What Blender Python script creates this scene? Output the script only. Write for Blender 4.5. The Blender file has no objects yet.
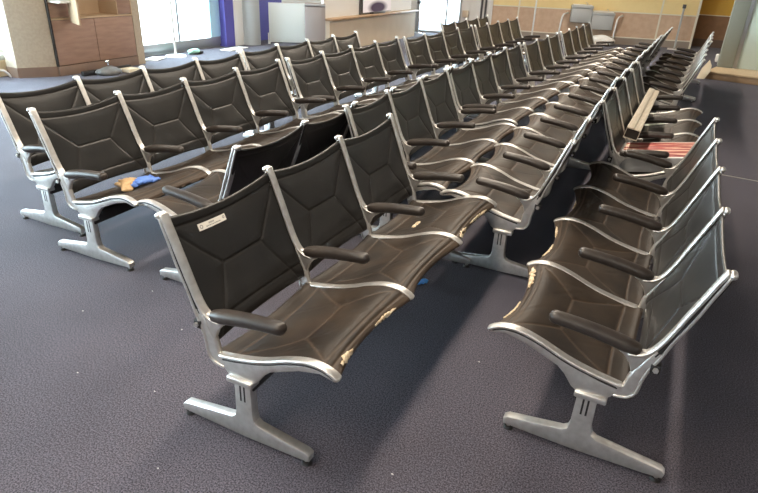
import bpy, bmesh, math, random
from mathutils import Vector, Matrix
random.seed(7)
SC = bpy.context.scene
COL = SC.collection
S = 0.5997                                   # seat pitch along a bench

# ------------------------------------------------------------------ materials
def mat(name, color, rough=.5, metal=0., spec=.5, **kw):
    m = bpy.data.materials.new(name); m.use_nodes = True
    b = m.node_tree.nodes['Principled BSDF']
    b.inputs['Base Color'].default_value = (*color, 1)
    b.inputs['Roughness'].default_value = rough
    b.inputs['Metallic'].default_value = metal
    b.inputs['Specular IOR Level'].default_value = spec
    for k, v in kw.items():
        b.inputs[k].default_value = v
    return m

def noise_mat(name, c1, c2, scale=20., rough=.5, metal=0., bump=0., detail=4., lo=.35, hi=.65, spec=.5, rough2=None, stretch=None):
    m = mat(name, c1, rough, metal, spec)
    nt = m.node_tree; N = nt.nodes; L = nt.links; b = N['Principled BSDF']
    tc = N.new('ShaderNodeTexCoord'); mp = N.new('ShaderNodeMapping')
    if stretch: mp.inputs['Scale'].default_value = stretch
    no = N.new('ShaderNodeTexNoise'); no.inputs['Scale'].default_value = scale; no.inputs['Detail'].default_value = detail
    cr = N.new('ShaderNodeValToRGB')
    cr.color_ramp.elements[0].position = lo; cr.color_ramp.elements[1].position = hi
    cr.color_ramp.elements[0].color = (*c1, 1); cr.color_ramp.elements[1].color = (*c2, 1)
    L.new(tc.outputs['Object'], mp.inputs['Vector']); L.new(mp.outputs['Vector'], no.inputs['Vector'])
    L.new(no.outputs['Fac'], cr.inputs['Fac']); L.new(cr.outputs['Color'], b.inputs['Base Color'])
    if rough2 is not None:
        mr = N.new('ShaderNodeMapRange'); mr.inputs['To Min'].default_value = rough; mr.inputs['To Max'].default_value = rough2
        L.new(no.outputs['Fac'], mr.inputs['Value']); L.new(mr.outputs['Result'], b.inputs['Roughness'])
    if bump:
        bu = N.new('ShaderNodeBump'); bu.inputs['Strength'].default_value = bump; bu.inputs['Distance'].default_value = .01
        L.new(no.outputs['Fac'], bu.inputs['Height']); L.new(bu.outputs['Normal'], b.inputs['Normal'])
    return m

def leather(name, base, dust, seamc, rough):
    m = mat(name, base, rough, spec=.30 if rough > .4 else .40)
    nt = m.node_tree; N = nt.nodes; L = nt.links; b = N['Principled BSDF']
    tc = N.new('ShaderNodeTexCoord')
    oi = N.new('ShaderNodeObjectInfo')
    ad = N.new('ShaderNodeVectorMath'); ad.operation = 'ADD'
    rv = N.new('ShaderNodeCombineXYZ'); ml = N.new('ShaderNodeMath'); ml.operation = 'MULTIPLY'; ml.inputs[1].default_value = 37.
    L.new(oi.outputs['Random'], ml.inputs[0]); L.new(ml.outputs[0], rv.inputs[0]); L.new(ml.outputs[0], rv.inputs[1])
    L.new(tc.outputs['Object'], ad.inputs[0]); L.new(rv.outputs[0], ad.inputs[1])
    n1 = N.new('ShaderNodeTexNoise'); n1.inputs['Scale'].default_value = 6.; n1.inputs['Detail'].default_value = 6.
    L.new(ad.outputs[0], n1.inputs['Vector'])
    cr = N.new('ShaderNodeValToRGB'); cr.color_ramp.elements[0].position = .38; cr.color_ramp.elements[1].position = .72
    cr.color_ramp.elements[0].color = (*base, 1); cr.color_ramp.elements[1].color = (*dust, 1)
    L.new(n1.outputs['Fac'], cr.inputs['Fac'])
    at = N.new('ShaderNodeAttribute'); at.attribute_name = 'seam'
    mx = N.new('ShaderNodeMix'); mx.data_type = 'RGBA'; mx.inputs[7].default_value = (*seamc, 1)
    ms = N.new('ShaderNodeMath'); ms.operation = 'MULTIPLY'; ms.inputs[1].default_value = .8
    L.new(at.outputs['Fac'], ms.inputs[0]); L.new(ms.outputs[0], mx.inputs[0]); L.new(cr.outputs['Color'], mx.inputs[6])
    L.new(mx.outputs[2], b.inputs['Base Color'])
    mr = N.new('ShaderNodeMapRange'); mr.inputs['To Min'].default_value = rough - .04; mr.inputs['To Max'].default_value = rough + .05
    L.new(n1.outputs['Fac'], mr.inputs['Value']); L.new(mr.outputs['Result'], b.inputs['Roughness'])
    n2 = N.new('ShaderNodeTexNoise'); n2.inputs['Scale'].default_value = 260.; n2.inputs['Detail'].default_value = 2.
    L.new(tc.outputs['Object'], n2.inputs['Vector'])
    bu = N.new('ShaderNodeBump'); bu.inputs['Strength'].default_value = .12; bu.inputs['Distance'].default_value = .002
    L.new(n2.outputs['Fac'], bu.inputs['Height']); L.new(bu.outputs['Normal'], b.inputs['Normal'])
    return m

def carpet():
    m = mat('carpet', (.03, .03, .05), .95, spec=.2)
    nt = m.node_tree; N = nt.nodes; L = nt.links; b = N['Principled BSDF']
    b.inputs['Sheen Weight'].default_value = .16; b.inputs['Sheen Roughness'].default_value = .5
    b.inputs['Sheen Tint'].default_value = (.85, .88, 1, 1)
    tc = N.new('ShaderNodeTexCoord')
    n1 = N.new('ShaderNodeTexNoise'); n1.inputs['Scale'].default_value = 165.; n1.inputs['Detail'].default_value = 6.; n1.inputs['Roughness'].default_value = .7
    n2 = N.new('ShaderNodeTexNoise'); n2.inputs['Scale'].default_value = 1.1; n2.inputs['Detail'].default_value = 5.
    v = N.new('ShaderNodeTexVoronoi'); v.inputs['Scale'].default_value = 85.
    for x in (n1, n2, v): L.new(tc.outputs['Object'], x.inputs['Vector'])
    cr = N.new('ShaderNodeValToRGB'); cr.color_ramp.elements[0].position = .41; cr.color_ramp.elements[1].position = .61
    cr.color_ramp.elements[0].color = (.013, .012, .0175, 1); cr.color_ramp.elements[1].color = (.122, .110, .136, 1)
    L.new(n1.outputs['Fac'], cr.inputs['Fac'])
    # pale flecks, one per few cells
    lt = N.new('ShaderNodeMath'); lt.operation = 'LESS_THAN'; lt.inputs[1].default_value = .10
    L.new(v.outputs['Distance'], lt.inputs[0])
    sp = N.new('ShaderNodeSeparateColor'); L.new(v.outputs['Color'], sp.inputs[0])
    gt = N.new('ShaderNodeMath'); gt.operation = 'GREATER_THAN'; gt.inputs[1].default_value = .90; L.new(sp.outputs[0], gt.inputs[0])
    mu = N.new('ShaderNodeMath'); mu.operation = 'MULTIPLY'; L.new(lt.outputs[0], mu.inputs[0]); L.new(gt.outputs[0], mu.inputs[1])
    mf = N.new('ShaderNodeMath'); mf.operation = 'MULTIPLY'; mf.inputs[1].default_value = .55; L.new(mu.outputs[0], mf.inputs[0])
    mx = N.new('ShaderNodeMix'); mx.data_type = 'RGBA'; mx.inputs[7].default_value = (.24, .24, .28, 1)
    L.new(mf.outputs[0], mx.inputs[0]); L.new(cr.outputs['Color'], mx.inputs[6])
    mr = N.new('ShaderNodeMapRange'); mr.inputs['From Min'].default_value = .3; mr.inputs['From Max'].default_value = .7
    mr.inputs['To Min'].default_value = .8; mr.inputs['To Max'].default_value = 1.2; L.new(n2.outputs['Fac'], mr.inputs['Value'])
    hs = N.new('ShaderNodeHueSaturation'); L.new(mx.outputs[2], hs.inputs['Color']); L.new(mr.outputs['Result'], hs.inputs['Value'])
    L.new(hs.outputs['Color'], b.inputs['Base Color'])
    bu = N.new('ShaderNodeBump'); bu.inputs['Strength'].default_value = .3; bu.inputs['Distance'].default_value = .003
    L.new(n1.outputs['Fac'], bu.inputs['Height']); L.new(bu.outputs['Normal'], b.inputs['Normal'])
    return m

def glass(name, tint=(.95, 1, 1)):
    m = bpy.data.materials.new(name); m.use_nodes = True
    nt = m.node_tree; N = nt.nodes; L = nt.links; N.clear()
    o = N.new('ShaderNodeOutputMaterial'); t = N.new('ShaderNodeBsdfTransparent'); g = N.new('ShaderNodeBsdfGlossy')
    t.inputs[0].default_value = (*tint, 1); g.inputs['Roughness'].default_value = .02
    f = N.new('ShaderNodeLayerWeight'); pw = N.new('ShaderNodeMath'); pw.operation = 'POWER'; pw.inputs[1].default_value = 5.
    f.inputs[0].default_value = .5; ma = N.new('ShaderNodeMath'); ma.operation = 'MULTIPLY_ADD'; ma.inputs[1].default_value = .5; ma.inputs[2].default_value = .03
    L.new(f.outputs['Facing'], pw.inputs[0]); L.new(pw.outputs[0], ma.inputs[0])
    x = N.new('ShaderNodeMixShader'); L.new(ma.outputs[0], x.inputs[0]); L.new(t.outputs[0], x.inputs[1]); L.new(g.outputs[0], x.inputs[2])
    L.new(x.outputs[0], o.inputs[0]); return m

M = dict(
    alu=noise_mat('satin_aluminium', (.68, .67, .65), (.58, .57, .55), 35, .31, .86, .03, rough2=.46),
    black=mat('black_rubber', (.012, .012, .013), .55),
    beam=mat('black_painted_steel', (.014, .014, .015), .5),
    arm=noise_mat('brown_black_urethane', (.022, .0175, .0155), (.036, .029, .025), 14, .34, 0, .02, rough2=.45),
    back=leather('black_leather_back', (.0118, .0118, .0118), (.0175, .0168, .0162), (.016, .013, .011), .33),
    seat=leather('worn_leather_seat', (.0170, .0130, .0102), (.044, .0310, .0215), (.100, .071, .051), .52),
    foam=noise_mat('exposed_foam', (.80, .70, .52), (.46, .34, .20), 60, .9, bump=.5),
    label=mat('white_label', (.80, .77, .70), .5), ink=mat('grey_ink', (.30, .29, .28), .6),
    carpet=carpet(),
    ceil=mat('ceiling_grey', (.42, .41, .40), .9), farwall=mat('grey_wall', (.30, .30, .31), .8), white=mat('white_paint', (.74, .73, .71), .6),
    purple=mat('purple_paint', (.095, .085, .36), .6),
    yellow=noise_mat('yellow_wall', (.86, .67, .33), (.82, .63, .30), 3, .7),
    orange=noise_mat('shaded_yellow_wall', (.62, .36, .05), (.58, .33, .05), 3, .7),  # yellow wall deepened to orange: the recess shade is in this colour
    pink=noise_mat('tan_wainscot', (.62, .44, .31), (.56, .38, .26), 8, .6),
    brown=noise_mat('shaded_tan_wainscot', (.25, .13, .06), (.21, .11, .05), 8, .6),  # tan wainscot darkened to carry the recess shade
    trim=mat('pale_trim', (.75, .70, .58), .5), basebd=mat('grey_brown_base', (.30, .25, .21), .6),
    shadedbase=mat('shaded_brown_base', (.12, .075, .05), .6),  # base colour darkened for the shaded recess
    wood=noise_mat('kiosk_laminate', (.34, .21, .15), (.28, .17, .12), 4, .5, stretch=(1, 1, 6)),
    woodin=noise_mat('kiosk_inside', (.50, .36, .23), (.46, .33, .21), 4, .6), woodskirt=noise_mat('kiosk_skirt', (.22, .145, .105), (.18, .12, .09), 4, .6),
    gap=mat('dark_gap', (.02, .016, .013), .8), concrete=noise_mat('stone_panel', (.44, .37, .28), (.39, .325, .245), 30, .8, bump=.1),
    beige=noise_mat('beige_laminate', (.66, .55, .42), (.62, .51, .38), 3, .5), ledge=noise_mat('ledge_wood', (.42, .28, .17), (.36, .24, .14), 8, .4),
    frame=mat('grey_aluminium_frame', (.42, .43, .44), .4, .7), darkframe=mat('dark_frame', (.08, .08, .085), .5),
    greyp=mat('grey_panel', (.31, .275, .265), .6), wboard=mat('white_board', (.74, .78, .76), .4),
    steel=mat('stainless_steel', (.42, .43, .425), .5, .2), pole=mat('white_pole', (.75, .75, .73), .35, .3),
    sill=noise_mat('beige_sill', (.62, .50, .33), (.58, .46, .30), 4, .6),
    bluepane=mat('pale_blue_panel', (.42, .66, .80), .4), greenfr=mat('grey_green_paint', (.25, .265, .225), .5),
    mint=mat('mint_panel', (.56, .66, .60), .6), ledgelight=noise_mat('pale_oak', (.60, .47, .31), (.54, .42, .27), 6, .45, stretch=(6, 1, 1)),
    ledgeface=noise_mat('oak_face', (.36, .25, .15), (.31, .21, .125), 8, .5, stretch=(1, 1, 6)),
    glass=glass('window_glass'), apron=mat('concrete_apron', (.55, .55, .53), .9), red=mat('red_band', (.65, .10, .08), .5),
    tan=noise_mat('tan_glove', (.66, .46, .25), (.50, .33, .17), 40, .9, bump=.4), blue=noise_mat('blue_glove', (.13, .27, .72), (.09, .20, .60), 40, .6, bump=.2),
    skyblue=mat('blue_plastic', (.08, .38, .85), .5), greybox=mat('grey_box', (.33, .34, .35), .5),
    cream=noise_mat('cream_painted_metal', (.52, .47, .38), (.47, .42, .34), 12, .45), cardboard=noise_mat('cream_card', (.80, .72, .56), (.74, .66, .50), 10, .85),
    greybag=noise_mat('grey_plastic', (.17, .17, .165), (.12, .12, .118), 12, .5, bump=.4), greenbag=mat('green_cloth', (.30, .55, .45), .8),
    chrome=mat('chrome', (.8, .8, .8), .12, 1.), paper=mat('paper', (.82, .81, .78), .8), plant=noise_mat('shrub', (.10, .15, .06), (.22, .26, .13), 18, .9),
    pinkpole=mat('faded_red_pole', (.62, .22, .20), .6), seam=mat('floor_strip', (.40, .38, .36), .4, .5),
)
# the printed top of the box on the bench: red and cream streaks
def print_mat():
    m = mat('red_print', (.5, .08, .05), .45)
    nt = m.node_tree; N = nt.nodes; L = nt.links; b = N['Principled BSDF']
    tc = N.new('ShaderNodeTexCoord'); mp = N.new('ShaderNodeMapping'); mp.inputs['Scale'].default_value = (2.2, 14, 1); mp.inputs['Rotation'].default_value = (0, 0, .18)
    n = N.new('ShaderNodeTexNoise'); n.inputs['Scale'].default_value = 1.6; n.inputs['Detail'].default_value = 5
    cr = N.new('ShaderNodeValToRGB'); e = cr.color_ramp.elements
    e[0].position = .42; e[0].color = (.24, .018, .018, 1); e[1].position = .60; e[1].color = (.80, .60, .45, 1)
    k = e.new(.52); k.color = (.42, .06, .045, 1)
    L.new(tc.outputs['Object'], mp.inputs[0]); L.new(mp.outputs[0], n.inputs['Vector']); L.new(n.outputs['Fac'], cr.inputs[0]); L.new(cr.outputs[0], b.inputs['Base Color'])
    return m
M['print'] = print_mat()
def screen_mat():
    m = mat('screen_picture', (.1, .1, .1), .2)
    nt = m.node_tree; N = nt.nodes; L = nt.links; b = N['Principled BSDF']
    tc = N.new('ShaderNodeTexCoord'); mp = N.new('ShaderNodeMapping')
    mp.inputs['Location'].default_value = (0, .0, -.72); mp.inputs['Scale'].default_value = (1, 1.75, 6.0)
    g = N.new('ShaderNodeTexGradient'); g.gradient_type = 'SPHERICAL'
    cr = N.new('ShaderNodeValToRGB'); e = cr.color_ramp.elements
    e[0].position = .05; e[0].color = (.62, .58, .60, 1); e[1].position = .45; e[1].color = (.045, .03, .06, 1)
    L.new(tc.outputs['Object'], mp.inputs[0]); L.new(mp.outputs[0], g.inputs[0]); L.new(g.outputs[0], cr.inputs[0])
    L.new(cr.outputs[0], b.inputs['Base Color']); L.new(cr.outputs[0], b.inputs['Emission Color']); b.inputs['Emission Strength'].default_value = .5
    return m
M['screen'] = screen_mat()
def emit(name, c, s):
    m = mat(name, c, .5); b = m.node_tree.nodes['Principled BSDF']
    b.inputs['Emission Color'].default_value = (*c, 1); b.inputs['Emission Strength'].default_value = s; return m
M['lamp'] = emit('lamp_diffuser', (1, .90, .76), 3.)

# ------------------------------------------------------------------ mesh helpers
class MB:
    def __init__(s): s.v = []; s.f = []; s.m = []; s.mats = []
    def mi(s, m):
        if m not in s.mats: s.mats.append(m)
        return s.mats.index(m)
    def add(s, vs, fs, m):
        o = len(s.v); k = s.mi(m); s.v += [tuple(p) for p in vs]
        for f in fs: s.f.append(tuple(i + o for i in f)); s.m.append(k)
    def addbm(s, bm, m, mtx=None):
        if mtx is not None: bm.transform(mtx)
        bm.verts.index_update()
        s.add([v.co[:] for v in bm.verts], [[v.index for v in f.verts] for f in bm.faces], m); bm.free()
    def box(s, a, b, m, bev=0., mtx=None, seg=2):
        bm = bmesh.new(); bmesh.ops.create_cube(bm, size=1)
        for v in bm.verts:
            v.co = Vector([a[i] + (v.co[i] + .5) * (b[i] - a[i]) for i in range(3)])
        if bev: bmesh.ops.bevel(bm, geom=bm.edges[:], offset=bev, segments=seg, affect='EDGES', profile=.5)
        s.addbm(bm, m, mtx); return s
    def prism(s, pts, y0, y1, m, bev=0., axis='y', mtx=None):
        """closed outline in the xz plane pushed along y (or xy pushed along z)"""
        bm = bmesh.new()
        P = (lambda p, t: (p[0], t, p[1])) if axis == 'y' else (lambda p, t: (p[0], p[1], t))
        a = [bm.verts.new(P(p, y0)) for p in pts]; b = [bm.verts.new(P(p, y1)) for p in pts]
        f1 = bm.faces.new(a); f2 = bm.faces.new(b[::-1]); n = len(pts)
        for i in range(n): bm.faces.new((a[i], b[i], b[(i + 1) % n], a[(i + 1) % n]))
        bmesh.ops.recalc_face_normals(bm, faces=bm.faces[:])
        if bev: bmesh.ops.bevel(bm, geom=list(set(f1.edges) | set(f2.edges)) if f1.is_valid else bm.edges[:], offset=bev, segments=2, affect='EDGES', profile=.5)
        bmesh.ops.triangulate(bm, faces=[f for f in bm.faces if len(f.verts) > 4])
        s.addbm(bm, m, mtx); return s
    def sweep(s, path, rad, m, up=None, n=12, power=2., cap=True, closed=False):
        """tube along 3-D points; rad = list of (a, b): a across the side direction, b across the other"""
        path = [Vector(p) for p in path]; k = len(path)
        if not isinstance(rad, list): rad = [rad] * k
        rad = [r if isinstance(r, tuple) else (r, r) for r in rad]
        rings = []; side = None
        for i, p in enumerate(path):
            t = (path[min(i + 1, k - 1)] - path[max(i - 1, 0)]).normalized()
            if up is not None: sd = Vector(up)
            else:
                if side is None: sd = t.orthogonal()
                else: sd = side
            sd = (sd - t * sd.dot(t)).normalized(); side = sd
            ot = t.cross(sd); rings.append((p, sd, ot, t, rad[i]))
        vs = []; fs = []
        def ring(p, sd, ot, a, b):
            for j in range(n):
                an = 2 * math.pi * j / n; c, q = math.cos(an), math.sin(an)
                cc = math.copysign(abs(c) ** (2 / power), c); qq = math.copysign(abs(q) ** (2 / power), q)
                vs.append(p + sd * (a * cc) + ot * (b * qq))
        full = []
        if cap:
            p, sd, ot, t, (a, b) = rings[0]
            for w in (.99, .8, .45): full.append((p - t * (min(a, b) * w), sd, ot, a * math.sqrt(1 - w * w), b * math.sqrt(1 - w * w)))
        for p, sd, ot, t, (a, b) in rings: full.append((p, sd, ot, a, b))
        if cap:
            p, sd, ot, t, (a, b) = rings[-1]
            for w in (.45, .8, .99): full.append((p + t * (min(a, b) * w), sd, ot, a * math.sqrt(1 - w * w), b * math.sqrt(1 - w * w)))
        for r in full: ring(*r)
        R = len(full)
        for i in range(R - 1):
            for j in range(n):
                fs.append((i * n + j, i * n + (j + 1) % n, (i + 1) * n + (j + 1) % n, (i + 1) * n + j))
        fs.append(tuple(range(n))[::-1]); fs.append(tuple((R - 1) * n + j for j in range(n)))
        s.add(vs, fs, m); return s
    def cyl(s, p0, p1, r, m, n=16, r2=None):
        p0, p1 = Vector(p0), Vector(p1); t = (p1 - p0).normalized(); a = t.orthogonal().normalized(); b = t.cross(a)
        r2 = r if r2 is None else r2; vs = []
        for p, q in ((p0, r), (p1, r2)):
            for j in range(n):
                an = 2 * math.pi * j / n; vs.append(p + a * (q * math.cos(an)) + b * (q * math.sin(an)))
        fs = [(j, (j + 1) % n, n + (j + 1) % n, n + j) for j in range(n)] + [tuple(range(n))[::-1], tuple(range(n, 2 * n))]
        s.add(vs, fs, m); return s
    def blob(s, c, r, m, amp=.15, seed=0, sub=3, flat=None):
        bm = bmesh.new(); bmesh.ops.create_icosphere(bm, subdivisions=sub, radius=1); rnd = random.Random(seed)
        ph = [(Vector((rnd.uniform(-1, 1), rnd.uniform(-1, 1), rnd.uniform(-1, 1))) * rnd.uniform(2, 6), rnd.uniform(0, 6)) for _ in range(7)]
        for v in bm.verts:
            d = 1 + amp * sum(math.sin(v.co.dot(k) + o) for k, o in ph) / 2.5
            v.co = Vector((v.co.x * r[0] * d + c[0], v.co.y * r[1] * d + c[1], v.co.z * r[2] * d + c[2]))
            if flat is not None and v.co.z < flat: v.co.z = flat
        s.addbm(bm, m); return s
    def mesh(s, name, ang=40):
        me = bpy.data.meshes.new(name); me.from_pydata(s.v, [], s.f)
        for m in s.mats: me.materials.append(m)
        me.polygons.foreach_set('material_index', s.m)
        me.polygons.foreach_set('use_smooth', [True] * len(s.f))
        bm = bmesh.new(); bm.from_mesh(me); bmesh.ops.recalc_face_normals(bm, faces=bm.faces[:]); bm.to_mesh(me); bm.free()
        me.set_sharp_from_angle(angle=math.radians(ang)); me.update(); return me
    def build(s, name, parent=None, ang=40, loc=None):
        me = s.mesh(name, ang)
        if loc is not None:
            me.transform(Matrix.Translation(-Vector(loc)))
        o = link(name, me, parent)
        if loc is not None: o.location = loc
        return o
def link(name, data, parent=None):
    o = bpy.data.objects.new(name, data); COL.objects.link(o)
    if parent is not None: o.parent = parent
    return o
def tag(o, label, cat, group=None, kind=None):
    o['label'] = label; o['category'] = cat
    if group: o['group'] = group
    if kind: o['kind'] = kind
    return o
def empty(name, loc, rz=0.):
    o = bpy.data.objects.new(name, None); COL.objects.link(o); o.location = loc; o.rotation_euler = (0, 0, rz)
    o.empty_display_size = .1; return o
def struct(o, label=None):
    o['kind'] = 'structure'
    if label: o['label'] = label
    return o

# ------------------------------------------------------------------ the tandem sling bench: its pieces
def resample(pts, n):
    pts = [Vector((p[0], p[1])) for p in pts]
    # Catmull-Rom through the points, then even arc length
    dense = []
    for i in range(len(pts) - 1):
        p0 = pts[max(i - 1, 0)]; p1 = pts[i]; p2 = pts[i + 1]; p3 = pts[min(i + 2, len(pts) - 1)]
        for k in range(12):
            t = k / 12
            dense.append(.5 * ((2 * p1) + (p2 - p0) * t + (2 * p0 - 5 * p1 + 4 * p2 - p3) * t * t + (3 * p1 - p0 - 3 * p2 + p3) * t ** 3))
    dense.append(pts[-1])
    L = [0.]
    for a, b in zip(dense, dense[1:]): L.append(L[-1] + (b - a).length)
    out = []; j = 0
    for i in range(n):
        d = L[-1] * i / (n - 1)
        while j < len(L) - 2 and L[j + 1] < d: j += 1
        w = (d - L[j]) / max(L[j + 1] - L[j], 1e-9); out.append(dense[j].lerp(dense[j + 1], min(max(w, 0), 1)))
    return out
xz = lambda pts, y=0.: [(p[0], y, p[1]) for p in pts]

CAP_BACK = [(-.312, .860), (-.294, .817), (-.272, .759), (-.246, .692), (-.220, .622), (-.196, .564), (-.172, .523), (-.142, .500), (-.108, .493)]
CAP_SEAT = [(-.108, .354), (-.06, .362), (0, .374), (.055, .388), (.105, .405), (.18, .436), (.244, .456), (.29, .4625), (.33, .458), (.362, .446), (.379, .434)]
RIB = [(-.321, .848), (-.309, .812), (-.292, .764), (-.268, .69), (-.247, .636), (-.224, .58), (-.202, .51), (-.179, .455), (-.166, .40), (-.160, .350), (-.136, .320), (-.095, .313)]
GROOVE_B = [(-.316, .838), (-.300, .79), (-.267, .705), (-.240, .635), (-.209, .56), (-.186, .512)]
GROOVE_S = [(-.098, .344), (-.05, .352), (0, .364), (.055, .378), (.105, .395), (.18, .426), (.244, .446), (.29, .4525), (.33, .449), (.366, .434)]

def side_frame_mesh():
    b = MB(); A = M['alu']
    p = resample(CAP_BACK, 26); b.sweep(xz(p), [(.0185, .0080)] * 26, A, up=(0, 1, 0), n=16, power=2.6)
    p = resample(CAP_SEAT, 30); b.sweep(xz(p), [(.0180, .0085)] * 30, A, up=(0, 1, 0), n=16, power=2.6)
    p = resample(RIB, 30); b.sweep(xz(p), [(.0185, .0065)] * 30, A, up=(0, 1, 0), n=12, power=3.)
    b.sweep([(-.326, -.010, .856), (-.326, .010, .856)], [(.0125, .0125)] * 2, A, up=(1, 0, 0), n=12)      # rounded tip on top
    # black sling channel along the back and under the seat rail
    up = resample(GROOVE_B, 24); b.sweep(xz(up), [(.0140, .0115)] * 24, M['black'], up=(0, 1, 0), n=8, power=5.)
    lo = resample(GROOVE_S, 24); b.sweep(xz(lo), [(.0150, .0052)] * 24, M['black'], up=(0, 1, 0), n=8, power=5.)
    body = [(-.206, .525), (-.186, .465), (-.171, .40), (-.165, .345), (-.140, .314), (-.09, .306), (-.074, .290), (-.074, .272), (.034, .272), (.037, .284),
            (.054, .296), (.086, .340), (.114, .365), (.17, .389), (.235, .417), (.315, .436), (.372, .424), (.381, .434), (.33, .452), (.244, .450), (.18, .430), (.105, .400),
            (.0, .369), (-.09, .349), (-.116, .362), (-.124, .40), (-.138, .44), (-.160, .485), (-.186, .535)]
    b.prism(body, -.0135, .0135, A, .003)
    yoke = [(-.182, .523), (-.13, .515), (-.045, .515), (-.062, .503), (-.090, .486), (-.112, .460), (-.126, .425), (-.145, .43), (-.155, .46)]
    b.prism(yoke, -.0110, .0110, A, .004)
    b.box((-.078, -.026, .262), (.036, .026, .288), A, .006)                                             # shoe on the pedestal
    b.sweep([(-.121, 0, .36), (-.126, 0, .40), (-.139, 0, .44)], [(.0125, .008)] * 3, A, up=(0, 1, 0), n=10)
    return b.mesh('side_frame', 45)

def bolt_mesh():
    b = MB(); b.box((-.212, -.0195, .450), (-.180, .0195, .482), M['black'], .003)
    b.cyl((-.198, -.027, .466), (-.198, .027, .466), .010, M['alu'], 6); return b.mesh('tension_bolt')

def arm_mesh():
    b = MB(); n = 22; P = []; R = []
    for i in range(n):
        t = i / (n - 1); x = -.122 + .276 * t; z = .516 + .038 * t + .006 * math.sin(math.pi * t)
        P.append((x, 0, z)); w = min(1, .82 + 1.6 * t) * (1 - .12 * t)
        R.append((.0300 * w, .0265 * w))
    b.sweep(P, R, M['arm'], up=(0, 1, 0), n=20, power=2.3); return b.mesh('armrest', 60)

def leg_mesh():
    b = MB(); A = M['alu']
    o = [(-.318, .026), (-.322, .048), (-.308, .062), (-.075, .095), (-.056, .108), (-.049, .135), (-.047, .266), (.024, .266), (.027, .13), (.033, .106), (.050, .094),
         (.255, .064), (.272, .052), (.270, .026), (.20, .022), (-.02, .017), (-.25, .022)]
    b.prism(o, -.0195, .0195, A, .005)
    for s in (-1, 1):
        b.box((-.0235, s * .0185, .190), (-.0165, s * .0202, .262), M['black'], 0)
        b.box((-.006, s * .0185, .190), (.001, s * .0202, .262), M['black'], 0)
    return b.mesh('leg', 35)

def glide_mesh():
    b = MB(); b.cyl((0, 0, .010), (0, 0, .030), .009, M['alu'], 12); b.cyl((0, 0, 0), (0, 0, .012), .021, M['beam'], 18, .017); return b.mesh('foot_glide')

def beam_mesh(n):
    b = MB(); b.box((-.040, -.006, .240), (.030, n * S + .006, .308), M['beam'], .004); return b.mesh('beam')

def seg_d(u, v, a, b):
    ax, ay = a; bx, by = b; dx, dy = bx - ax, by - ay; L = dx * dx + dy * dy
    t = max(0, min(1, ((u - ax) * dx + (v - ay) * dy) / L)); return math.hypot(u - ax - t * dx, v - ay - t * dy)

BACKP = resample([(-.318, .846), (-.301, .79), (-.268, .705), (-.241, .635), (-.210, .56), (-.177, .49), (-.160, .452), (-.148, .42), (-.143, .388)], 201)
SEATP = resample([(-.136, .360), (-.104, .352), (-.06, .356), (0, .369), (.055, .383), (.105, .400), (.18, .431), (.244, .451), (.29, .457), (.33, .452), (.362, .440), (.381, .426)], 201)
def at(P, v):
    k = max(0, min(1, v)) * (len(P) - 1); i = min(int(k), len(P) - 2); w = k - i
    p = P[i].lerp(P[i + 1], w); t = (P[i + 1] - P[i]).normalized(); return p, Vector((-t.y, t.x))   # point, normal
def vz(P, axis, val): return min(range(len(P)), key=lambda i: abs(P[i][axis] - val)) / (len(P) - 1)
bv = lambda z: vz(BACKP, 1, z); sv = lambda x: vz(SEATP, 0, x)
HB, HS, WW = .50, .52, S          # lengths used to keep the seam width even
BSEAM = [[(0, bv(.805)), (1, bv(.805))], [(.0, bv(.80)), (.30, bv(.62))], [(.30, bv(.62)), (.70, bv(.62))], [(.70, bv(.62)), (1., bv(.80))],
         [(.30, bv(.62)), (.235, bv(.55))], [(.235, bv(.55)), (.06, 1.)], [(.70, bv(.62)), (.765, bv(.55))], [(.765, bv(.55)), (.94, 1.)], [(0, bv(.455)), (1, bv(.455))]]
SSEAM = [[(.02, sv(-.05)), (.28, sv(.14))], [(.28, sv(.14)), (.72, sv(.14))], [(.72, sv(.14)), (.98, sv(-.05))], [(.28, sv(.14)), (.04, sv(.305))], [(.72, sv(.14)), (.96, sv(.305))],
         [(0, sv(.312)), (1, sv(.312))], [(0, sv(.345)), (1, sv(.345))], [(0, sv(-.058)), (1, sv(-.058))]]
def seam_val(u, v, seams, H):
    d = min(seg_d(u * WW, v * H, (a[0] * WW, a[1] * H), (b[0] * WW, b[1] * H)) for a, b in seams)
    return math.exp(-(d / .0034) ** 2), d
def back_pt(u, v, off=0.):
    p, n = at(BACKP, v); q = 4 * u * (1 - u)
    n = n if n.x > 0 else -n
    x, z = p; z -= .030 * q * (1 - v) ** 3; z += .014 * q * v ** 5
    sag = .002 - .004 * q
    return (x + n.x * (sag + off), .010 + u * (S - .020), z + n.y * (sag + off))
def seat_pt(u, v, off=0.):
    p, n = at(SEATP, v); q = 4 * u * (1 - u)
    n = n if n.y > 0 else -n
    x, z = p; x -= .042 * q * v ** 6; z -= .010 * q * v ** 7
    x += .012 * q * (1 - v) ** 6
    sag = -.017 * q ** .8
    return (x + n.x * (sag + off), .010 + u * (S - .020), z + n.y * (sag + off))
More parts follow.
